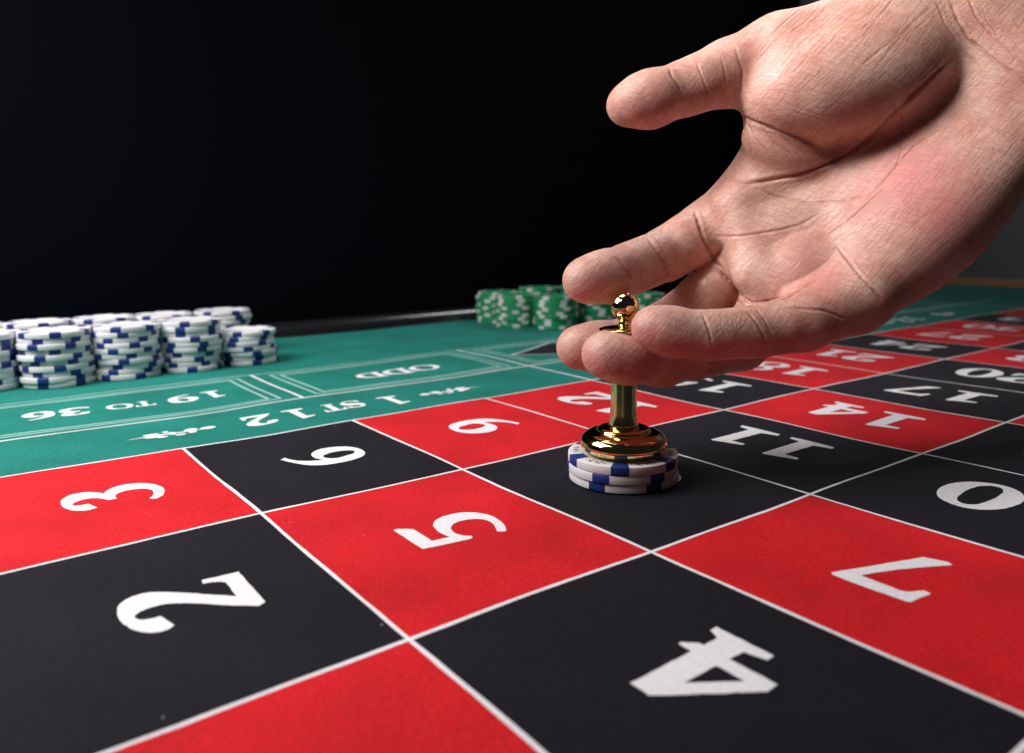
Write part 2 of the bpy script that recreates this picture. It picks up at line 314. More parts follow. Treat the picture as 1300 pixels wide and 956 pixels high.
# outside bets along the far side: dozens v -0.63..0, boxes v -1.53..-0.63
line([(-0.2, -0.63), (13, -0.63)], 0.0014)
line([(-0.2, -1.535), (13, -1.535)], 0.0012, PALE)
for u in (0, 2, 4, 6, 8, 10, 12): line([(u, -1.53), (u, 0) if u in (0, 4, 8, 12) else (u, -0.63)], 0.0015, WHITE, 0.00012)
def ring(u0, v0, u1, v1, w, mat):
    t = w / U; s = t / ASP
    return sheet('box_outline', [quad(u0, v0, u1, v1), quad(u0 + t, v0 + s, u1 - t, v1 - s)], mat, 0.00006, table)
for u in (0, 2, 4, 6, 8, 10):
    ring(u + 0.125, -1.47, u + 1.875, -0.69, 0.0012, PALE)
    ring(u + 0.195, -1.43, u + 1.805, -0.73, 0.0012, PALE)
def word(parts, cv, sy):
    """parts: (char, u centre, sx)"""
    its = []
    for ch, cu, sx in parts:
        x, y = W(cu, cv); its.append((ch, x, y, sx, sy, 'out'))
    o = add_glyphs('lettering', its, WHITE, table); return o
word([('1', 1.545, 0.49), ('9', 1.335, 0.64)], -1.085, 0.58)['label'] = 'white printed 19 of the 19 to 36 box'
word([('T', 1.085, 0.40), ('O', 0.93, 0.42)], -1.09, 0.40)['label'] = 'white printed TO between 19 and 36'
word([('3', 0.665, 0.63), ('6', 0.455, 0.60)], -1.085, 0.58)['label'] = 'white printed 36 of the 19 to 36 box'
word([('O', 3.27, 0.68), ('D', 3.01, 0.62), ('D', 2.77, 0.62)], -1.03, 0.55)['label'] = 'white printed word ODD'
word([('1', 2.47, 0.58)], -0.27, 0.66)['label'] = 'white printed 1 of 1 ST 12'
word([('S', 2.19, 0.55), ('T', 2.04, 0.48)], -0.315, 0.50)['label'] = 'white printed ST of 1 ST 12'
word([('1', 1.80, 0.56), ('2', 1.55, 0.68)], -0.295, 0.66)['label'] = 'white printed 12 of 1 ST 12'
word([('2', 6.50, 0.7)], -0.31, 0.66); word([('1', 5.75, .58), ('2', 5.5, .7)], -0.3, 0.66)
word([('3', 10.5, 0.7)], -0.31, 0.66); word([('1', 9.75, .58), ('2', 9.5, .7)], -0.3, 0.66)
# printed flourishes either side of the dozens
def flourish(uc, flip):
    bm = bmesh.new(); f = -1 if flip else 1
    def e(du, dv, ru, rv):
        x, y = W(uc + f * du, -0.305 + dv); fill(bm, [[(x + ru * U * math.cos(t), y + rv * U * math.sin(t)) for t in np.linspace(0, 2 * math.pi, 14, endpoint=False)]])
    e(0.20, -0.005, 0.045, 0.03); e(0.105, -0.02, 0.038, 0.03); e(0.10, 0.03, 0.025, 0.018)
    e(-0.005, 0.0, 0.022, 0.035); e(0.03, 0.045, 0.032, 0.016); e(-0.03, -0.045, 0.018, 0.018)
    e(-0.11, 0.02, 0.05, 0.024); e(-0.10, -0.03, 0.03, 0.02); e(-0.07, 0.045, 0.03, 0.016); e(-0.14, -0.03, 0.018, 0.015)
    a = [W(uc + f * d, -0.305 + dv) for d, dv in ((0.24, 0.005), (0.05, 0.012), (-0.10, 0.004), (-0.27, 0.02), (-0.10, -0.016), (0.05, -0.004))]
    fill(bm, [a]); lay(bm, 0.00008)
    o = link('flourish', mesh_of(bm, 'flourish'), WHITE, table); return o
for uc, fl in ((1.04, False), (2.95, True), (5.05, False), (6.95, True), (9.05, False), (10.6, True)): flourish(uc, fl)
# red and black diamonds in the two middle boxes
for uc, m, nm in ((5.0, BLACK, 'black'), (7.0, RED, 'red')):
    d = sheet('diamond', [[W(uc - 0.74, -1.08), W(uc, -0.78), W(uc + 0.74, -1.08), W(uc, -1.38)]], m, 0.00007, table)
    d['label'] = nm + ' printed diamond in an outside box'
    sheet('box_outline', [[W(uc - 0.78, -1.08), W(uc, -0.762), W(uc + 0.78, -1.08), W(uc, -1.398)], [W(uc - 0.74, -1.08), W(uc, -0.78), W(uc + 0.74, -1.08), W(uc, -1.38)]], WHITE, 0.00007, table)

# padded black rail along the far side, wooden rim at the far end
def profile_sweep(name, prof, a, b, mat, parent, n=40):
    bm = bmesh.new(); a = np.array(a, float); b = np.array(b, float); d = b - a; side = np.array([-d[1], d[0], 0]) / np.linalg.norm(d)
    rows = []
    for k in range(n + 1):
        p = a + d * k / n
        rows.append([bm.verts.new(p + side * s + UP * z) for s, z in prof])
    m = len(prof)
    for r0, r1 in zip(rows, rows[1:]):
        for i in range(m): bm.faces.new((r0[i], r0[(i + 1) % m], r1[(i + 1) % m], r1[i]))
    bm.faces.new(rows[0]); bm.faces.new(rows[-1][::-1])
    bmesh.ops.recalc_face_normals(bm, faces=bm.faces)
    return link(name, mesh_of(bm, name), mat, parent)
rp = [(0.012 + 0.012 * math.cos(t), -0.003 + 0.0145 * max(-0.4, math.sin(t))) for t in np.linspace(math.pi * 1.1, -0.1 * math.pi, 14)]
yb = -VB * ASP * U - 0.002
profile_sweep('padded_rail', rp, (-0.35 * U, yb + 0.008, 0), (15.9 * U, yb - 0.012, 0), VINYL, table)
wp = [(0.0, -0.03), (0.0, 0.006), (0.003, 0.009), (0.026, 0.009), (0.03, 0.005), (0.03, -0.03)]
profile_sweep('wooden_rim', wp, (15.9 * U, yb, 0), (15.9 * U, -3.32 * ASP * U, 0), WOOD, table)

# ------------------------------------------------------------------ backdrop and wall
bm = bmesh.new()
nx = 160; yq = yb + 0.050
xa, xb = -1.6, 1.0
prev = None
for k in range(nx + 1):
    x = xa + (xb - xa) * k / nx
    w = 0.004 * math.sin(x * 9.0) + 0.0025 * math.sin(x * 23 + 1)
    cur = [bm.verts.new((x, yq + w * (0.3 + 0.7 * z / 1.5), z - 0.3)) for z in (0, 0.3, 0.6, 1.0, 1.8)]
    if prev:
        for i in range(4): bm.faces.new((prev[i], cur[i], cur[i + 1], prev[i + 1]))
    prev = cur
bd = link('backdrop', mesh_of(bm, 'backdrop'), CLOTH)
so = bd.modifiers.new('thick', 'SOLIDIFY'); so.thickness = 0.004
setp(bd, 'black cloth backdrop hanging behind the table and its black rail', 'backdrop')
bm = bmesh.new(); box(bm, (2.3, -3.0, -0.8), (2.4, 3.0, 2.6))
setp(link('wall', mesh_of(bm, 'wall', False), WALLP), 'dark grey wall beyond the wooden rim at far right', 'wall')

# ------------------------------------------------------------------ chips
CR, CT = 0.0192, 0.0031
def chip_body():
    c = 0.0003
    pr = [(0, 0.00015), (0.0135, 0.00015), (0.0138, 0), (CR - c, 0), (CR - c * 0.3, c * 0.3), (CR, c), (CR, CT - c), (CR - c * 0.3, CT - c * 0.3), (CR - c, CT), (0.0138, CT), (0.0135, CT - 0.00015), (0, CT - 0.00015)]
    return lathe('poker_chip', pr, 64)
def chip_insert(half):
    """a wedge of the other colour let into the rim, a hair proud of it"""
    bm = bmesh.new(); e = 0.00006; c = 0.0003; rows = []
    pr = [(0.0142, -e * 0.5), (CR - c, -e * 0.5), (CR - c * 0.3 + e, c * 0.3), (CR + e, c), (CR + e, CT - c), (CR - c * 0.3 + e, CT - c * 0.3), (CR - c, CT + e), (0.0142, CT + e)]
    for k in range(7):
        a = -half + 2 * half * k / 6
        rows.append([bm.verts.new((r * math.cos(a), r * math.sin(a), z)) for r, z in pr])
    for r0, r1 in zip(rows, rows[1:]):
        for i in range(len(pr) - 1): bm.faces.new((r0[i], r1[i], r1[i + 1], r0[i + 1]))
    bmesh.ops.recalc_face_normals(bm, faces=bm.faces)
    return mesh_of(bm, 'edge_insert')
BODYW = chip_body(); BODYW.materials.append(CHIPW)
BODYG = BODYW.copy(); BODYG.materials.clear(); BODYG.materials.append(CHIPG)
INSB = chip_insert(math.radians(9.0)); INSB.materials.append(CHIPB)
INSW = chip_insert(math.radians(9.0)); INSW.materials.append(CHIPI)
def chip(x, y, z, rot, white, label, group, tilt=(0, 0)):
    o = link('poker_chip', BODYW if white else BODYG)
    o.location = (x, y, z); o.rotation_euler = (tilt[0], tilt[1], rot)
    setp(o, label, 'poker chip', group)
    for k in range(6):
        i = link('edge_insert', INSB if white else INSW, None, o); i.rotation_euler = (0, 0, k * math.pi / 3)
    return o
ORD = ['topmost', 'second from top', 'third from top', 'fourth from top', 'fifth from top', 'sixth from top', 'seventh from top', 'eighth from top', 'ninth from top', 'tenth from top', 'lowest of all']
def at(px, depth):
    """point on the table seen in image column px at this many squares of depth"""
    d = np.array([(px - 650) / 987.8, 0, 1.0]); g = ROT[2][:2]; 
    r = ROT[0]; 
    # solve on the ground plane: along = depth, side = px offset
    A = np.array([[ROT[2][0], ROT[2][1]], [ROT[0][0], ROT[0][1]]])
    zc = depth * U; h = CAM[2]
    b = np.array([zc + h * ROT[2][2] * 1.0, (px - 650) / 987.8 * zc + h * ROT[0][2]])
    return CAM[:2] + np.linalg.solve(A, b)
def stack(px, depth, n, white, desc, colour, group, seed):
    r = random.Random(seed); x, y = at(px, depth); z = relief(x, y) + 0.0003
    ang = r.uniform(0, 6.28)
    for k in range(n):
        ang += r.choice([r.uniform(-0.35, 0.35), r.uniform(0.2, 0.9), r.uniform(0, 6.28)])
        o = 'lowest' if k == 0 else ORD[n - 1 - k]
        chip(x + r.gauss(0, 0.0006), y + r.gauss(0, 0.0006), z + k * (CT + 0.00007), ang, white, '%s chip, %s in the %s' % (colour, o, desc), group)
GW = 'blue-spotted white chips stacked at left'; GG = 'green chips stacked beyond the marker'
cw = 'white'
stack(-18, 5.98, 10, True, 'front stack cut off by the left picture edge', cw, GW, 11)
stack(75, 6.13, 10, True, 'second front stack from the left edge', cw, GW, 12)
stack(164, 6.42, 10, True, 'middle front stack of the left row', cw, GW, 13)
stack(244, 6.72, 10, True, 'tall front stack beside the short one', cw, GW, 14)
stack(314, 7.02, 7, True, 'short stack at the right end of the row', cw, GW, 15)
stack(-32, 6.50, 10, True, 'rear stack at the left picture edge', cw, GW, 21)
stack(55, 6.66, 10, True, 'second rear stack from the left edge', cw, GW, 22)
stack(136, 6.95, 10, True, 'middle rear stack of the left row', cw, GW, 23)
stack(212, 7.23, 10, True, 'fourth rear stack from the left edge', cw, GW, 24)
stack(285, 7.55, 10, True, 'rear stack rising behind the short stack', cw, GW, 25)
cg = 'green'
stack(631, 9.84, 9, False, 'leftmost green stack, half hidden', cg, GG, 31)
stack(656, 9.42, 9, False, 'leftmost green stack of the front row', cg, GG, 32)
stack(706, 9.16, 9, False, 'front green stack under the index fingertip', cg, GG, 33)
stack(757, 9.42, 9, False, 'front green stack left of the gold ball', cg, GG, 34)
stack(815, 9.40, 9, False, 'rightmost green stack, right of the gold ball', cg, GG, 35)
stack(684, 9.97, 10, False, 'second rear green stack from the left', cg, GG, 36)
stack(736, 10.0, 10, False, 'rear green stack behind the index fingertip', cg, GG, 37)
stack(792, 9.97, 10, False, 'rear green stack behind the gold ball', cg, GG, 38)
# the three chips the marker stands on
ZC = relief(MARK[0], MARK[1]) + 0.00035
rdir = RIGHT[:2]; adir = AWAY[:2]; GF = 'chips under the gold marker'
faceang = math.atan2(-AWAY[1], -AWAY[0])                 # towards the camera
spec = [(0.0003, 0.0005, -0.62, 'lowest of three white blue-spotted chips under the gold marker'),
        (-0.0002, 0.0, -0.52, 'middle white blue-spotted chip under the gold marker'),
        (0.0000, -0.0002, -0.19, 'top white blue-spotted chip directly under the gold marker')]
for k, (dr, da, ang, lab) in enumerate(spec):
    p = MARK[:2] + rdir * dr + adir * da
    o = chip(p[0], p[1], ZC + k * (CT + 0.00005), faceang + ang, True, lab, GF)
    if k == 2:
        bm = bmesh.new()                                  # small printed dice and suit marks round the face
        for q in range(6):
            b = math.radians(30) + q * math.pi / 3
            for dr_, db, s in ((0.0165, -0.16, 0.00055), (0.0172, -0.10, 0.0004), (0.0158, -0.10, 0.0004), (0.0165, 0.02, 0.0007), (0.0172, 0.10, 0.0004), (0.0158, 0.12, 0.0005), (0.0166, 0.2, 0.0004)):
                cx, cy = dr_ * math.cos(b + db), dr_ * math.sin(b + db)
                vv = [bm.verts.new((cx + s * math.cos(t), cy + s * math.sin(t), CT + 0.00004)) for t in np.linspace(0, 2 * math.pi, 8, endpoint=False)]
                bm.faces.new(vv)
        link('printed_marks', mesh_of(bm, 'printed_marks', False), INK, o)

# ------------------------------------------------------------------ gold marker
ZM = ZC + 3 * (CT + 0.00005) + 0.00005
mk = setp(empty('roulette_marker', (MARK[0] - AWAY[0] * 0.0015, MARK[1] - AWAY[1] * 0.0015, ZM)), 'polished gold win marker with ball top standing on three chips', 'marker')
def arc(cr, cz, r, a0, a1, n):
    return [(max(0, cr + r * math.cos(math.radians(a0 + (a1 - a0) * k / n))), cz + r * math.sin(math.radians(a0 + (a1 - a0) * k / n))) for k in range(n + 1)]
mm = 0.001
def mpart(name, prof): return link(name, lathe(name, [(r * mm, z * mm) for r, z in prof], 96), GOLD, mk)
base = [(0, 0), (11.6, 0), (12.2, 0.3), (12.4, 0.9)] + [(12.4 + 2.8 * math.sin(t) , 0.9 + 2.5 * (1 - math.cos(t))) for t in np.linspace(0.25, 1.57, 7)]
base += [(9.3 + 5.8 * math.cos(t) ** 0.85, 3.4 + 4.3 * math.sin(t) ** 0.95) for t in np.linspace(0.1, 1.53, 16)]
base += [(7.2 + 2.1 * math.cos(t), 8.0 + 1.2 * math.sin(t)) for t in np.linspace(-0.05, 1.57, 9)] + [(5.6, 9.15), (5.2, 9.5), (0, 9.6)]
mpart('base', base)
mpart('stem', [(0, 9.4), (5.25, 9.4), (5.1, 10.2), (4.75, 14), (4.3, 22), (4.05, 30), (3.95, 38), (4.2, 40.0), (5.2, 41.2), (0, 41.3)])
mpart('collar', [(0, 41.0), (4.2, 41.2), (5.0, 42.0), (7.6, 42.5), (8.6, 42.9), (8.8, 43.3), (8.5, 43.7), (7.0, 44.05), (5.0, 44.3), (3.4, 44.4), (0, 44.45)])
mpart('ball_knob', [(0, 44.0), (3.2, 44.1), (2.4, 44.5), (2.0, 45.0), (1.95, 46.2), (2.3, 46.9), (2.6, 47.2)] + [(4.85 * math.cos(t), 51.3 + 4.85 * math.sin(t)) for t in np.linspace(-0.98, math.pi / 2, 22)])

# ------------------------------------------------------------------ the hand
# laid out in the camera frame: image column, row of the 1300 wide photograph and depth in mm,
# then turned into world space once; every joint has its own depth and radius.
KS = 279.0 / 264.0
def J(px, py, z, r=0.0):
    return np.array([(px - 650) / 987.8 * z, (py - 433) / 987.8 * z, z, r])
def smin(a, b, k):
    h = np.maximum(k - np.abs(a - b), 0) / k
    return np.minimum(a, b) - h * h * k * 0.25
def cone(P, a, b):
    pa = P - a[:3].astype(np.float32); ba = (b[:3] - a[:3]).astype(np.float32)
    t = np.clip((pa @ ba) / float(ba @ ba), 0, 1)
    d = pa - t[:, None] * ba
    return np.sqrt((d * d).sum(1)) - (a[3] + (b[3] - a[3]) * t).astype(np.float32)
def ellip(P, c, ax, rad):
    Q = ((P - c[:3].astype(np.float32)) @ ax.T.astype(np.float32)) / np.array(rad, np.float32)
    n = np.sqrt((Q * Q).sum(1)) + 1e-6
    m = np.sqrt(((Q / np.array(rad, np.float32)) ** 2).sum(1)) + 1e-9
    return n * (n - 1) / m
def axes(dpx, dpy, dz=0.0):
    a = np.array([dpx, dpy, dz], float); a /= np.linalg.norm(a)
    c = np.array([0, 0, 1.0]); c -= a * (c @ a); c /= np.linalg.norm(c)
    return np.stack([a, np.cross(c, a), c])
FING = {
 'thumb':  [J(796,134,262,6.9), J(824,127,261,9.2), J(873,111,262,8.9), J(925,93,264,11.0), J(985,76,264,14.2), J(1060,84,264,16.0)],
 'index':  [J(743,356,259,7.6), J(769,351,261,8.5), J(798,342,266,8.6), J(845,323,281,9.4), J(900,290,283,10.4), J(970,238,275,12.3)],
 'middle': [J(734,441,272,7.6), J(760,440,273,8.6), J(800,436,277,9.0), J(868,402,288,9.6), J(925,350,284,10.4), J(988,300,270,12.5)],
 'ring':   [J(768,450,249,7.5), J(792,454,250,8.1), J(840,457,255,8.5), J(940,436,270,9.2), J(975,395,268,10.0), J(1015,345,262,12.0)],
 'pinky':  [J(829,416,236,6.6), J(852,421,236,7.2), J(895,426,236,7.3), J(962,421,240,7.8), J(1020,408,244,9.2), J(1085,377,250,11.3)],
}
PADS = {   # soft pads on the palm side: (joint a, joint b, fraction, radius, lift toward the camera)
 'thumb': [((0,1),0.9,8.0,2.4), ((2,3),0.6,8.4,2.2)],
 'index': [((0,1),0.9,7.6,1.9), ((2,3),0.45,8.0,2.0), ((3,4),0.6,9.0,2.0)],
 'middle':[((0,1),0.9,7.2,1.6), ((3,4),0.5,8.6,2.0)],
 'ring':  [((0,1),0.9,7.2,1.6), ((2,3),0.5,7.6,1.6)],
 'pinky': [((0,1),1.1,6.2,1.4), ((2,3),0.5,6.6,1.4), ((3,4),0.7,7.4,1.6)],
}
AXT = axes(0.86, -0.25, 0.0)
AXH = axes(0.74, -0.67, 0.05)
PALM = [
 (J(972,240,276,12.0), J(1215,62,268,14)), (J(988,300,271,12.6), J(1240,95,266,15)),
 (J(1018,345,264,12.2), J(1262,130,262,15)), (J(1078,378,254,11.0), J(1275,180,258,16)),
 (J(1010,72,263,14.5), J(1240,5,264,19)),
 (J(1215,40,264,18), J(1345,160,262,20)),                       # across the wrist
 (J(1245,40,263,20), J(1600,-215,262,24)), (J(1330,165,262,21), J(1690,-90,262,26)),   # forearm
 (J(1285,100,262,22), J(1650,-150,262,30)),
]
def body(P):
    d = None
    for a, b in PALM:
        e = cone(P, a, b); d = e if d is None else smin(d, e, 9.0)
    # thenar, hypothenar, web, distal pads
    d = smin(d, ellip(P, J(1078,98,257), AXT, (36, 20.5, 18.5)), 5.0)
    d = smin(d, ellip(P, J(1170,282,257), AXH, (36, 20, 17)), 10.0)
    d = smin(d, cone(P, J(985,128,268,9.5), J(975,215,272,9.0)), 9.0)
    d = smin(d, cone(P, J(935,262,270,7.5), J(962,345,264,7.0)), 9.0)
    d = smin(d, cone(P, J(958,345,262,6.5), J(1000,365,257,6.5)), 6.0)
    d = smin(d, ellip(P, J(995,192,262), axes(0.88, 0.42, 0.0), (15, 8, 8)), 4.0)
    d = smin(d, ellip(P, J(1045,350,255), axes(0.8, 0.6, -0.2), (13, 10, 6)), 5.0)
    for nm, js in FING.items():
        f = None
        for a, b in zip(js, js[1:]):
            e = cone(P, a, b); f = e if f is None else smin(f, e, 2.5)
        for (i, j), t, r, lift in PADS[nm]:
            c = js[i] + (js[j] - js[i]) * t; c2 = c.copy(); c2[2] -= lift; c2[3] = r
            dirv = (js[j] - js[i])[:3]; dirv = dirv / np.linalg.norm(dirv)
            c3 = c2.copy(); c3[:3] += dirv * 3.0; c2[:3] -= dirv * 3.0
            f = smin(f, cone(P, c2, c3), 3.0)
        k = {'thumb': 4.5, 'index': 6.0, 'middle': 5.0, 'ring': 5.0, 'pinky': 6.0}[nm]
        d = (d, [(f, k)]) if not isinstance(d, tuple) else (d[0], d[1] + [(f, k)])
    palm, fs = d
    out = palm
    for f, k in fs: out = np.minimum(out, smin(palm, f, k))
    return out
def surface_nets(F, o, h):
    """quads of the zero level of a sampled field"""
    S = F < 0; n = np.array(F.shape)
    cnt = np.zeros(n - 1, np.int8); acc = np.zeros((*(n - 1), 3), np.float32)
    cs = [(i, j, k) for i in (0, 1) for j in (0, 1) for k in (0, 1)]
    def sl(c): return tuple(slice(c[a], n[a] - 1 + c[a]) for a in range(3))
    for a in range(3):
        for c in cs:
            if c[a]: continue
            c2 = list(c); c2[a] = 1
            f0, f1 = F[sl(c)], F[sl(c2)]
            x = (f0 < 0) != (f1 < 0)
            t = np.where(x, f0 / np.where(x, f0 - f1, 1), 0)
            cnt += x
            for b in range(3): acc[..., b] += x * (t if b == a else c[b])
    cell = cnt > 0
    idx = -np.ones(cell.shape, np.int64); idx[cell] = np.arange(cell.sum())
    g = np.argwhere(cell)
    V = o + h * (g + acc[cell] / cnt[cell][:, None])
    Q = []
    for a in range(3):
        b, c = (a + 1) % 3, (a + 2) % 3
        lo = [slice(1, n[0] - 1), slice(1, n[1] - 1), slice(1, n[2] - 1)]; lo[a] = slice(0, n[a] - 1)
        hi = list(lo); hi[a] = slice(1, n[a])
        s0, s1 = S[tuple(lo)], S[tuple(hi)]
        e = np.argwhere(s0 != s1); sgn = s0[s0 != s1]
        e = e + np.array([l.start for l in lo])
        def cellat(db, dc):
            q = e.copy(); q[:, b] -= db; q[:, c] -= dc
            return idx[q[:, 0], q[:, 1], q[:, 2]]
        q = np.stack([cellat(1, 1), cellat(0, 1), cellat(0, 0), cellat(1, 0)], 1)
        q[~sgn] = q[~sgn][:, ::-1]
        Q.append(q)
    return V, np.concatenate(Q)
def subdivide(V, Q):
    E = np.sort(np.stack([Q, np.roll(Q, -1, 1)], 2).reshape(-1, 2), 1)
    ue, inv = np.unique(E[:, 0] * len(V) + E[:, 1], return_inverse=True)
    em = 0.5 * (V[ue // len(V)] + V[ue % len(V)])
    nv = len(V); ne = len(em)
    fc = V[Q].mean(1); e = inv.reshape(-1, 4) + nv; f = np.arange(len(Q)) + nv + ne
    V2 = np.concatenate([V, em, fc])
    Q2 = np.concatenate([np.stack([Q[:, i], e[:, i], f, e[:, i - 1]], 1) for i in range(4)])
    return V2, Q2
def normals(V, Q):
    a = np.cross(V[Q[:, 2]] - V[Q[:, 0]], V[Q[:, 3]] - V[Q[:, 1]])
    n = np.zeros_like(V)
    for i in range(4):
        for c in range(3): n[:, c] += np.bincount(Q[:, i], a[:, c], len(V))
    return n / (np.linalg.norm(n, axis=1)[:, None] + 1e-12)
h = 1.35
lo = np.array([8.0, -190.0, 205.0]); hi = np.array([262.0, 22.0, 305.0])
nn = np.ceil((hi - lo) / h).astype(int)
gx = [lo[i] + h * np.arange(nn[i]) for i in range(3)]
F = np.empty(nn, np.float32)
for i in range(nn[0]):
    Y, Z = np.meshgrid(gx[1], gx[2], indexing='ij')
    P = np.stack([np.full(Y.size, gx[0][i]), Y.ravel(), Z.ravel()], 1).astype(np.float32)
    F[i] = body(P).reshape(Y.shape)
V, Q = surface_nets(F, lo, h)
for lev in range(2):
    V, Q = subdivide(V, Q)
    for it in range(2):
        n = normals(V, Q)
        V = V - n * np.clip(body(V.astype(np.float32)), -0.8, 0.8)[:, None] * 0.9
    # one relaxing pass
    s = np.zeros_like(V); c = np.zeros(len(V))
    for i in range(4):
        for j in (1, 3):
            for k in range(3): s[:, k] += np.bincount(Q[:, i], V[Q[:, (i + j) % 4]][:, k], len(V))
            c += np.bincount(Q[:, i], minlength=len(V))
    V = 0.4 * V + 0.6 * s / c[:, None]
n = normals(V, Q)

# creases: polylines in photograph columns/rows, half width in px, depth in mm
CREASE = [
 # life line round the ball of the thumb
 ([(931,232),(952,233),(975,229),(1014,222),(1050,208),(1076,196),(1110,172),(1138,143),(1160,120),(1181,98),(1205,76)], 3.8, 1.3),
 ([(947,233),(985,250),(1030,258),(1075,256),(1110,243)], 2.2, 0.35),
 ([(909,300),(940,300),(966,296),(990,292),(1014,286),(1040,272)], 2.4, 0.5),
 ([(1062,312),(1078,332),(1095,353),(1112,370),(1128,388)], 2.8, 0.9),
 ([(1142,133),(1146,160),(1144,194),(1134,222)], 1.8, 0.3),
 ([(1110,243),(1135,215),(1160,185),(1195,165)], 2.0, 0.35),
 ([(1048,300),(1075,282),(1105,255),(1130,235)], 1.8, 0.3),
 # thumb base folds
 ([(930,139),(950,152),(972,160),(1005,172),(1045,188)], 3.2, 1.0), ([(946,152),(958,176),(978,196)], 2.0, 0.4), ([(965,158),(985,182),(1010,200)], 2.0, 0.4),
 ([(985,165),(1008,186),(1030,200)], 1.8, 0.35), ([(948,170),(955,195),(965,215)], 1.8, 0.3),
 ([(849,86),(853,96),(860,106),(868,118)], 2.6, 0.7), ([(884,78),(892,100),(903,128)], 1.6, 0.35), ([(933,60),(943,90),(940,128)], 2.6, 0.35), ([(915,70),(922,100),(918,132)], 1.4, 0.25),
 # index
 ([(820,299),(830,312),(840,328),(847,346),(849,356)], 3.0, 0.9), ([(826,297),(838,310),(847,326)], 1.6, 0.3), ([(781,326),(790,334),(797,346),(801,358)], 2.6, 0.6),
 ([(882,268),(886,280),(892,300),(901,320),(910,334),(918,344)], 3.2, 1.3),
 # middle, ring and little finger
 ([(906,338),(920,352),(932,366),(945,380),(958,388)], 3.2, 1.5),
 ([(891,398),(896,408),(901,424),(904,440)], 2.2, 0.5), ([(948,394),(958,406),(968,422),(974,438)], 2.4, 0.55), ([(960,392),(970,404),(980,424)], 1.8, 0.35),
 ([(1000,390),(1020,392),(1045,394),(1066,402),(1090,412)], 2.6, 0.5), ([(955,384),(980,382),(1000,378),(1020,366),(1040,352)], 2.6, 0.6),
 # wrist
 ([(1206,0),(1216,25),(1231,50),(1262,76),(1300,102),(1330,130)], 3.4, 0.7), ([(1185,-8),(1200,30),(1222,62),(1250,92)], 2.2, 0.35), ([(1228,-5),(1240,22),(1262,48),(1300,80)], 2.4, 0.4),
]
cr = random.Random(3)
def wav(a, b, w, dp, amp=2.0, m=6):
    a = np.array(a, float); b = np.array(b, float); d = b - a; L_ = np.linalg.norm(d); s = np.array([-d[1], d[0]]) / L_
    ph = cr.uniform(0, 6.3); return ([tuple(a + d * t + s * amp * math.sin(ph + t * 4.2) + s * cr.uniform(-0.5, 0.5)) for t in np.linspace(0, 1, m)], w, dp)
for k in range(22):                       # long fine lines running down the ball of the thumb
    x = 975 + k * 9.5 + cr.uniform(-5, 5); y = 30 - k * 1.2 + cr.uniform(-10, 25)
    l_ = cr.uniform(60, 130)
    CREASE.append(wav((x + 40, y - 22), (x + 40 - l_ * 0.72, y - 22 + l_ * 0.72), cr.uniform(0.9, 1.4), cr.uniform(0.06, 0.15), 4))
for k in range(11):                       # the lines that cross them
    y = 52 + k * 10 + cr.uniform(-4, 4); x = cr.uniform(965, 1010)
    l_ = cr.uniform(70, 140)
    CREASE.append(wav((x, y), (x + l_, y + l_ * 0.42), cr.uniform(0.9, 1.3), cr.uniform(0.05, 0.13), 4))
for k in range(10):                       # pleats in the web of the thumb
    x = 948 + k * 10 + cr.uniform(-2, 2)
    CREASE.append(wav((x, 165 + k * 2.5), (x + 34 + cr.uniform(-6, 8), 215 + k * 1.0), 1.1, cr.uniform(0.06, 0.15), 2))
for k in range(9):                        # across the thumb
    x = 893 + k * 5.5 + cr.uniform(-1.5, 1.5); CREASE.append(wav((x, 82 - k), (x + 6, 132 - k * 0.5), 1.0, cr.uniform(0.04, 0.09), 2))
for k in range(14):                       # palm and finger skin lines
    x = cr.uniform(950, 1130); y = cr.uniform(240, 330); l_ = cr.uniform(30, 70); t = cr.uniform(-0.9, 0.2)
    CREASE.append(wav((x, y), (x + l_ * math.cos(t), y + l_ * math.sin(t)), 1.1, cr.uniform(0.06, 0.16), 3))
for k in range(10):
    x = 850 + k * 6 + cr.uniform(-2, 2); y = 318 - k * 3.2; CREASE.append(wav((x - 8, y - 24), (x + 10, y + 22), 0.9, cr.uniform(0.05, 0.11), 2))
for k in range(8):
    x = 908 + k * 6.5; CREASE.append(wav((x, 396), (x + 8, 438), 0.9, cr.uniform(0.05, 0.1), 1.5))
for k in range(16):
    x = 1215 + k * 7 + cr.uniform(-3, 3); y = cr.uniform(-5, 60); CREASE.append(wav((x, y), (x + cr.uniform(14, 34), y + cr.uniform(20, 44)), 1.2, cr.uniform(0.08, 0.2), 2))
for k in range(60):                       # scattered short lines over the palm and its heel
    x = cr.uniform(945, 1260); y = cr.uniform(30, 330)
    if y > 330 - (x - 1130) * 0.9 and x > 1130: continue
    l_ = cr.uniform(12, 40); t = cr.choice([2.35, 2.5, 0.4, 1.3]) + cr.uniform(-0.25, 0.25)
    CREASE.append(wav((x, y), (x + l_ * math.cos(t), y + l_ * math.sin(t)), 0.9, cr.uniform(0.05, 0.12), 1.5))
px = 650 + V[:, 0] / V[:, 2] * 987.8; py = 433 + V[:, 1] / V[:, 2] * 987.8
front = np.clip(-(n * V / np.linalg.norm(V, axis=1)[:, None]).sum(1) * 3, 0, 1)
disp = np.zeros(len(V)); tint = np.zeros(len(V))
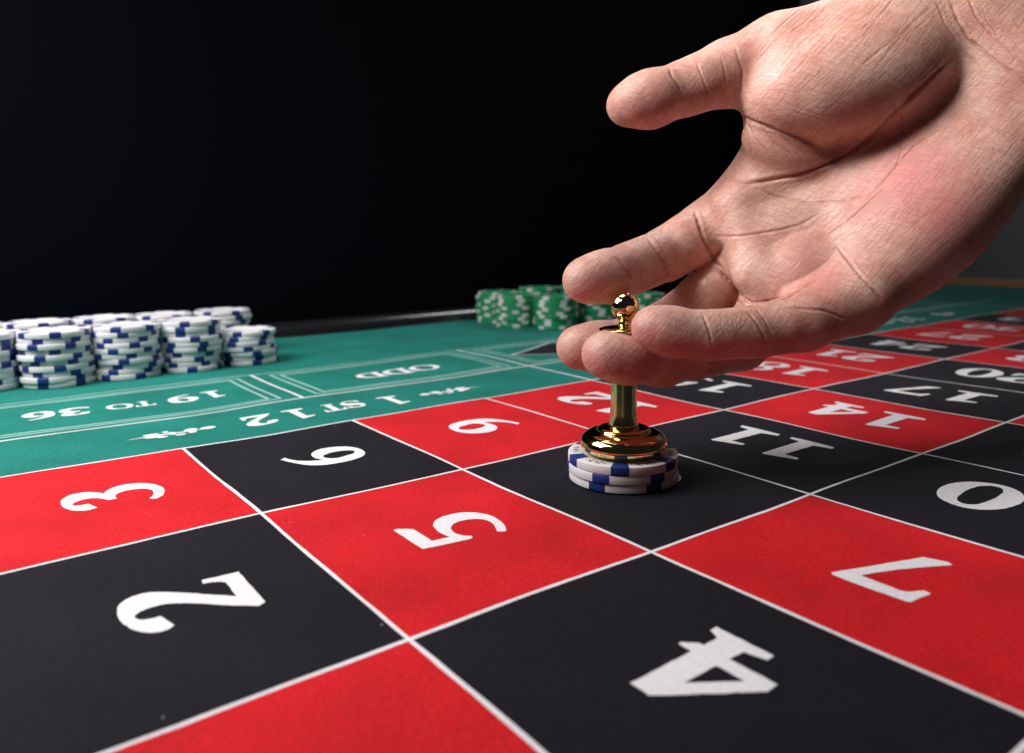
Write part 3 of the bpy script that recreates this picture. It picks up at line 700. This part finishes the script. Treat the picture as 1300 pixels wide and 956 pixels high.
for pts, w, dp in CREASE:
    pts = np.array(pts); 
    m = (px > pts[:, 0].min() - 4 * w) & (px < pts[:, 0].max() + 4 * w) & (py > pts[:, 1].min() - 4 * w) & (py < pts[:, 1].max() + 4 * w) & (front > 0)
    ii = np.nonzero(m)[0]
    if not len(ii): continue
    q = np.stack([px[ii], py[ii]], 1); best = np.full(len(ii), 1e9); par = np.zeros(len(ii)); ns = len(pts) - 1
    for s_ in range(ns):
        a, b = pts[s_], pts[s_ + 1]; ba = b - a
        t = np.clip(((q - a) @ ba) / (ba @ ba), 0, 1); dd = np.linalg.norm(q - a - t[:, None] * ba, axis=1)
        u = dd < best; best = np.where(u, dd, best); par = np.where(u, (s_ + t) / ns, par)
    fade = np.clip(np.minimum(par, 1 - par) * 5, 0, 1) ** 0.8 * 0.9 + 0.1
    fade *= 0.75 + 0.25 * np.sin(par * 19 + pts[0, 0]) * np.sin(par * 31 + pts[0, 1])
    w = w * (0.62 if dp >= 0.3 else 0.8)
    prof = np.exp(-(best / w) ** 2) - 0.14 * np.exp(-((best - 2.2 * w) / (1.1 * w)) ** 2)
    disp[ii] -= dp * prof * fade * front[ii]
    tint[ii] = np.maximum(tint[ii], np.exp(-(best / (w * 1.4)) ** 2) * fade * min(1, dp * 2.2))
V = V + n * disp[:, None]

SKIN, nt, b = nodes('skin'); L = nt.links.new
at_ = N(nt, 'ShaderNodeAttribute', attribute_name='crease'); rd = N(nt, 'ShaderNodeAttribute', attribute_name='flush')
tc = N(nt, 'ShaderNodeTexCoord')
n1 = N(nt, 'ShaderNodeTexNoise', Scale=55.0, Detail=5.0, Roughness=0.6); L(tc.outputs['Object'], n1.inputs['Vector'])
n2 = N(nt, 'ShaderNodeTexNoise', Scale=380.0, Detail=4.0); L(tc.outputs['Object'], n2.inputs['Vector'])
ramp = N(nt, 'ShaderNodeValToRGB'); L(n1.outputs['Fac'], ramp.inputs['Fac'])
ramp.color_ramp.elements[0].position = 0.36; ramp.color_ramp.elements[0].color = (0.58, 0.28, 0.22, 1)
ramp.color_ramp.elements[1].position = 0.63; ramp.color_ramp.elements[1].color = (0.76, 0.485, 0.40, 1)
mf = N(nt, 'ShaderNodeMix', data_type='RGBA'); L(ramp.outputs[0], mf.inputs[6]); mf.inputs[7].default_value = (0.68, 0.27, 0.255, 1); L(rd.outputs['Fac'], mf.inputs[0])
mcx = N(nt, 'ShaderNodeMix', data_type='RGBA'); L(mf.outputs[2], mcx.inputs[6]); mcx.inputs[7].default_value = (0.36, 0.13, 0.095, 1)
sc_ = N(nt, 'ShaderNodeMath', operation='MULTIPLY'); sc_.inputs[1].default_value = 0.42; L(at_.outputs['Fac'], sc_.inputs[0]); L(sc_.outputs[0], mcx.inputs[0])
L(mcx.outputs[2], b.inputs['Base Color'])
b.inputs['Subsurface Weight'].default_value = 0.22; b.inputs['Subsurface Radius'].default_value = (1.0, 0.36, 0.2); b.inputs['Subsurface Scale'].default_value = 0.0028
b.inputs['Roughness'].default_value = 0.46; b.inputs['Specular IOR Level'].default_value = 0.5
dm = N(nt, 'ShaderNodeVectorMath', operation='MULTIPLY_ADD'); dm.inputs[1].default_value = (0.0014, 0.0014, 0.0014); L(n2.outputs['Color'], dm.inputs[0]); L(tc.outputs['Object'], dm.inputs[2])
def lines(ang, along, across, seed):
    """fine skin lines: ridged noise drawn out along one direction of the palm"""
    ca_, sa_ = math.cos(math.radians(ang)), math.sin(math.radians(ang))
    e1 = ROT[0] * ca_ + ROT[1] * sa_; e2 = -ROT[0] * sa_ + ROT[1] * ca_; cx_ = N(nt, 'ShaderNodeCombineXYZ')
    for i, (e, k) in enumerate(((e1, along), (e2, across), (ROT[2], along * 2))):
        dt = N(nt, 'ShaderNodeVectorMath', operation='DOT_PRODUCT'); dt.inputs[1].default_value = tuple(e * k); L(dm.outputs[0], dt.inputs[0]); L(dt.outputs['Value'], cx_.inputs[i])
    ad = N(nt, 'ShaderNodeVectorMath', operation='ADD'); ad.inputs[1].default_value = (seed, seed * 2.3, seed * 0.7); L(cx_.outputs[0], ad.inputs[0])
    nz = N(nt, 'ShaderNodeTexNoise', Scale=1.0, Detail=2.0, Roughness=0.55); L(ad.outputs[0], nz.inputs['Vector'])
    s1 = N(nt, 'ShaderNodeMath', operation='SUBTRACT'); s1.inputs[1].default_value = 0.5; L(nz.outputs['Fac'], s1.inputs[0])
    s2 = N(nt, 'ShaderNodeMath', operation='ABSOLUTE'); L(s1.outputs[0], s2.inputs[0])
    mr = N(nt, 'ShaderNodeMapRange'); mr.inputs['From Max'].default_value = 0.07; L(s2.outputs[0], mr.inputs['Value'])
    return mr.outputs[0]
la, lb = lines(-48, 60, 640, 3.0), lines(22, 75, 760, 11.0)
lc = lines(75, 170, 1000, 23.0)
v1 = N(nt, 'ShaderNodeTexVoronoi', feature='DISTANCE_TO_EDGE', Scale=1100.0); L(dm.outputs[0], v1.inputs['Vector'])
pw = N(nt, 'ShaderNodeMapRange'); pw.inputs['From Max'].default_value = 0.14; L(v1.outputs['Distance'], pw.inputs['Value'])
prev = None
for src, st, di in ((la, 0.26, 0.00024), (lb, 0.20, 0.00022), (lc, 0.13, 0.0002), (pw.outputs[0], 0.16, 0.0002), (n2.outputs['Fac'], 0.16, 0.0006)):
    bb = N(nt, 'ShaderNodeBump', Strength=st, Distance=di); L(src, bb.inputs['Height'])
    if prev: L(prev.outputs[0], bb.inputs['Normal'])
    prev = bb
L(prev.outputs[0], b.inputs['Normal'])
# the fine lines are a little redder than the skin between them
mn_ = N(nt, 'ShaderNodeMath', operation='MULTIPLY'); L(la, mn_.inputs[0]); L(lb, mn_.inputs[1])
iv = N(nt, 'ShaderNodeMapRange'); iv.inputs['To Min'].default_value = 0.36; iv.inputs['To Max'].default_value = 0.0; L(mn_.outputs[0], iv.inputs['Value'])
ml_ = N(nt, 'ShaderNodeMix', data_type='RGBA'); L(iv.outputs[0], ml_.inputs[0]); L(mcx.outputs[2], ml_.inputs[6]); ml_.inputs[7].default_value = (0.40, 0.15, 0.11, 1); L(ml_.outputs[2], b.inputs['Base Color'])
rr = N(nt, 'ShaderNodeMapRange'); rr.inputs['To Min'].default_value = 0.34; rr.inputs['To Max'].default_value = 0.52; L(n2.outputs['Fac'], rr.inputs['Value']); L(rr.outputs[0], b.inputs['Roughness'])

Vw = c2w(V * KS)
org = c2w(np.array(J(1050, 230, 262)[:3]) * KS)
me = bpy.data.meshes.new('hand')
me.vertices.add(len(Vw)); me.vertices.foreach_set('co', (Vw - org).astype(np.float32).ravel())
me.loops.add(len(Q) * 4); me.loops.foreach_set('vertex_index', Q[:, ::1].astype(np.int32).ravel())
me.polygons.add(len(Q)); me.polygons.foreach_set('loop_start', np.arange(0, len(Q) * 4, 4, dtype=np.int32))
me.update(calc_edges=True)
me.polygons.foreach_set('use_smooth', np.ones(len(Q), bool))
ca = me.attributes.new('crease', 'FLOAT', 'POINT'); ca.data.foreach_set('value', tint.astype(np.float32))
fl = np.zeros(len(V))
def blob(x, y, r, s):
    global fl
    fl = np.maximum(fl, s * np.exp(-((px - x) ** 2 + (py - y) ** 2) / r ** 2))
for q in ((1155, 225, 62, 0.9), (1195, 262, 60, 0.85), (760, 368, 34, 0.7), (745, 458, 32, 0.7), (835, 440, 42, 0.55), (825, 145, 34, 0.6), (1040, 350, 45, 0.35), (985, 90, 30, 0.2), (800, 460, 40, 0.4)): blob(*q)
fa = me.attributes.new('flush', 'FLOAT', 'POINT'); fa.data.foreach_set('value', fl.astype(np.float32))
me.validate()
hand = link('hand', me, SKIN); hand.location = org
setp(hand, 'open right hand, palm to the viewer, fingers closing round the gold marker', 'hand')

# fingernails on the far side of each fingertip
NAIL, nt, b = nodes('nail')
b.inputs['Base Color'].default_value = (0.68, 0.42, 0.35, 1); b.inputs['Roughness'].default_value = 0.28
b.inputs['Subsurface Weight'].default_value = 0.2; b.inputs['Subsurface Scale'].default_value = 0.002
def nail(js, back, wd, ln):
    tip, nxt = js[0], js[1]; ax = (tip - nxt)[:3]; ax /= np.linalg.norm(ax)
    dn = np.array(back, float); dn -= ax * (dn @ ax); dn /= np.linalg.norm(dn); sd = np.cross(ax, dn)
    bm = bmesh.new(); g = []
    for i in range(9):
        row = []; u = i / 8
        for j in range(9):
            a = (j / 8 - 0.5) * 2
            w_ = wd * (1 - 0.25 * (2 * u - 1) ** 4)
            th = a * w_
            along = -ln * 0.95 + ln * u - 0.8 * a * a * (1 if u > 0.5 else -1) * abs(2 * u - 1)
            c = tip[:3] + ax * along
            dv = dn * math.cos(th) + sd * math.sin(th)
            # slide out to the skin along dv
            t = tip[3]
            p = c + dv * t
            for _ in range(6): p = p - dv * float(body(p[None].astype(np.float32))[0])
            p = p + dv * (0.25 - 0.25 * (a ** 6))
            row.append(p)
        g.append(row)
    vv = [[bm.verts.new(Vector(c2w(p * KS) - org)) for p in r] for r in g]
    for i in range(8):
        for j in range(8): bm.faces.new((vv[i][j], vv[i + 1][j], vv[i + 1][j + 1], vv[i][j + 1]))
    bmesh.ops.recalc_face_normals(bm, faces=bm.faces)
    o = link('fingernail', mesh_of(bm, 'fingernail'), NAIL, hand)
    s = o.modifiers.new('thick', 'SOLIDIFY'); s.thickness = 0.0005; s.offset = 0
for nm, back, wd, ln in (('thumb', (0.0, -0.5, 0.85), 0.75, 12), ('index', (0.0, 0.1, 1), 0.7, 10), ('middle', (-0.3, 0.0, 0.95), 0.7, 9), ('ring', (0.1, 0.3, 0.95), 0.7, 9), ('pinky', (0.1, 0.3, 0.95), 0.7, 7)):
    nail(FING[nm], back, wd, ln)
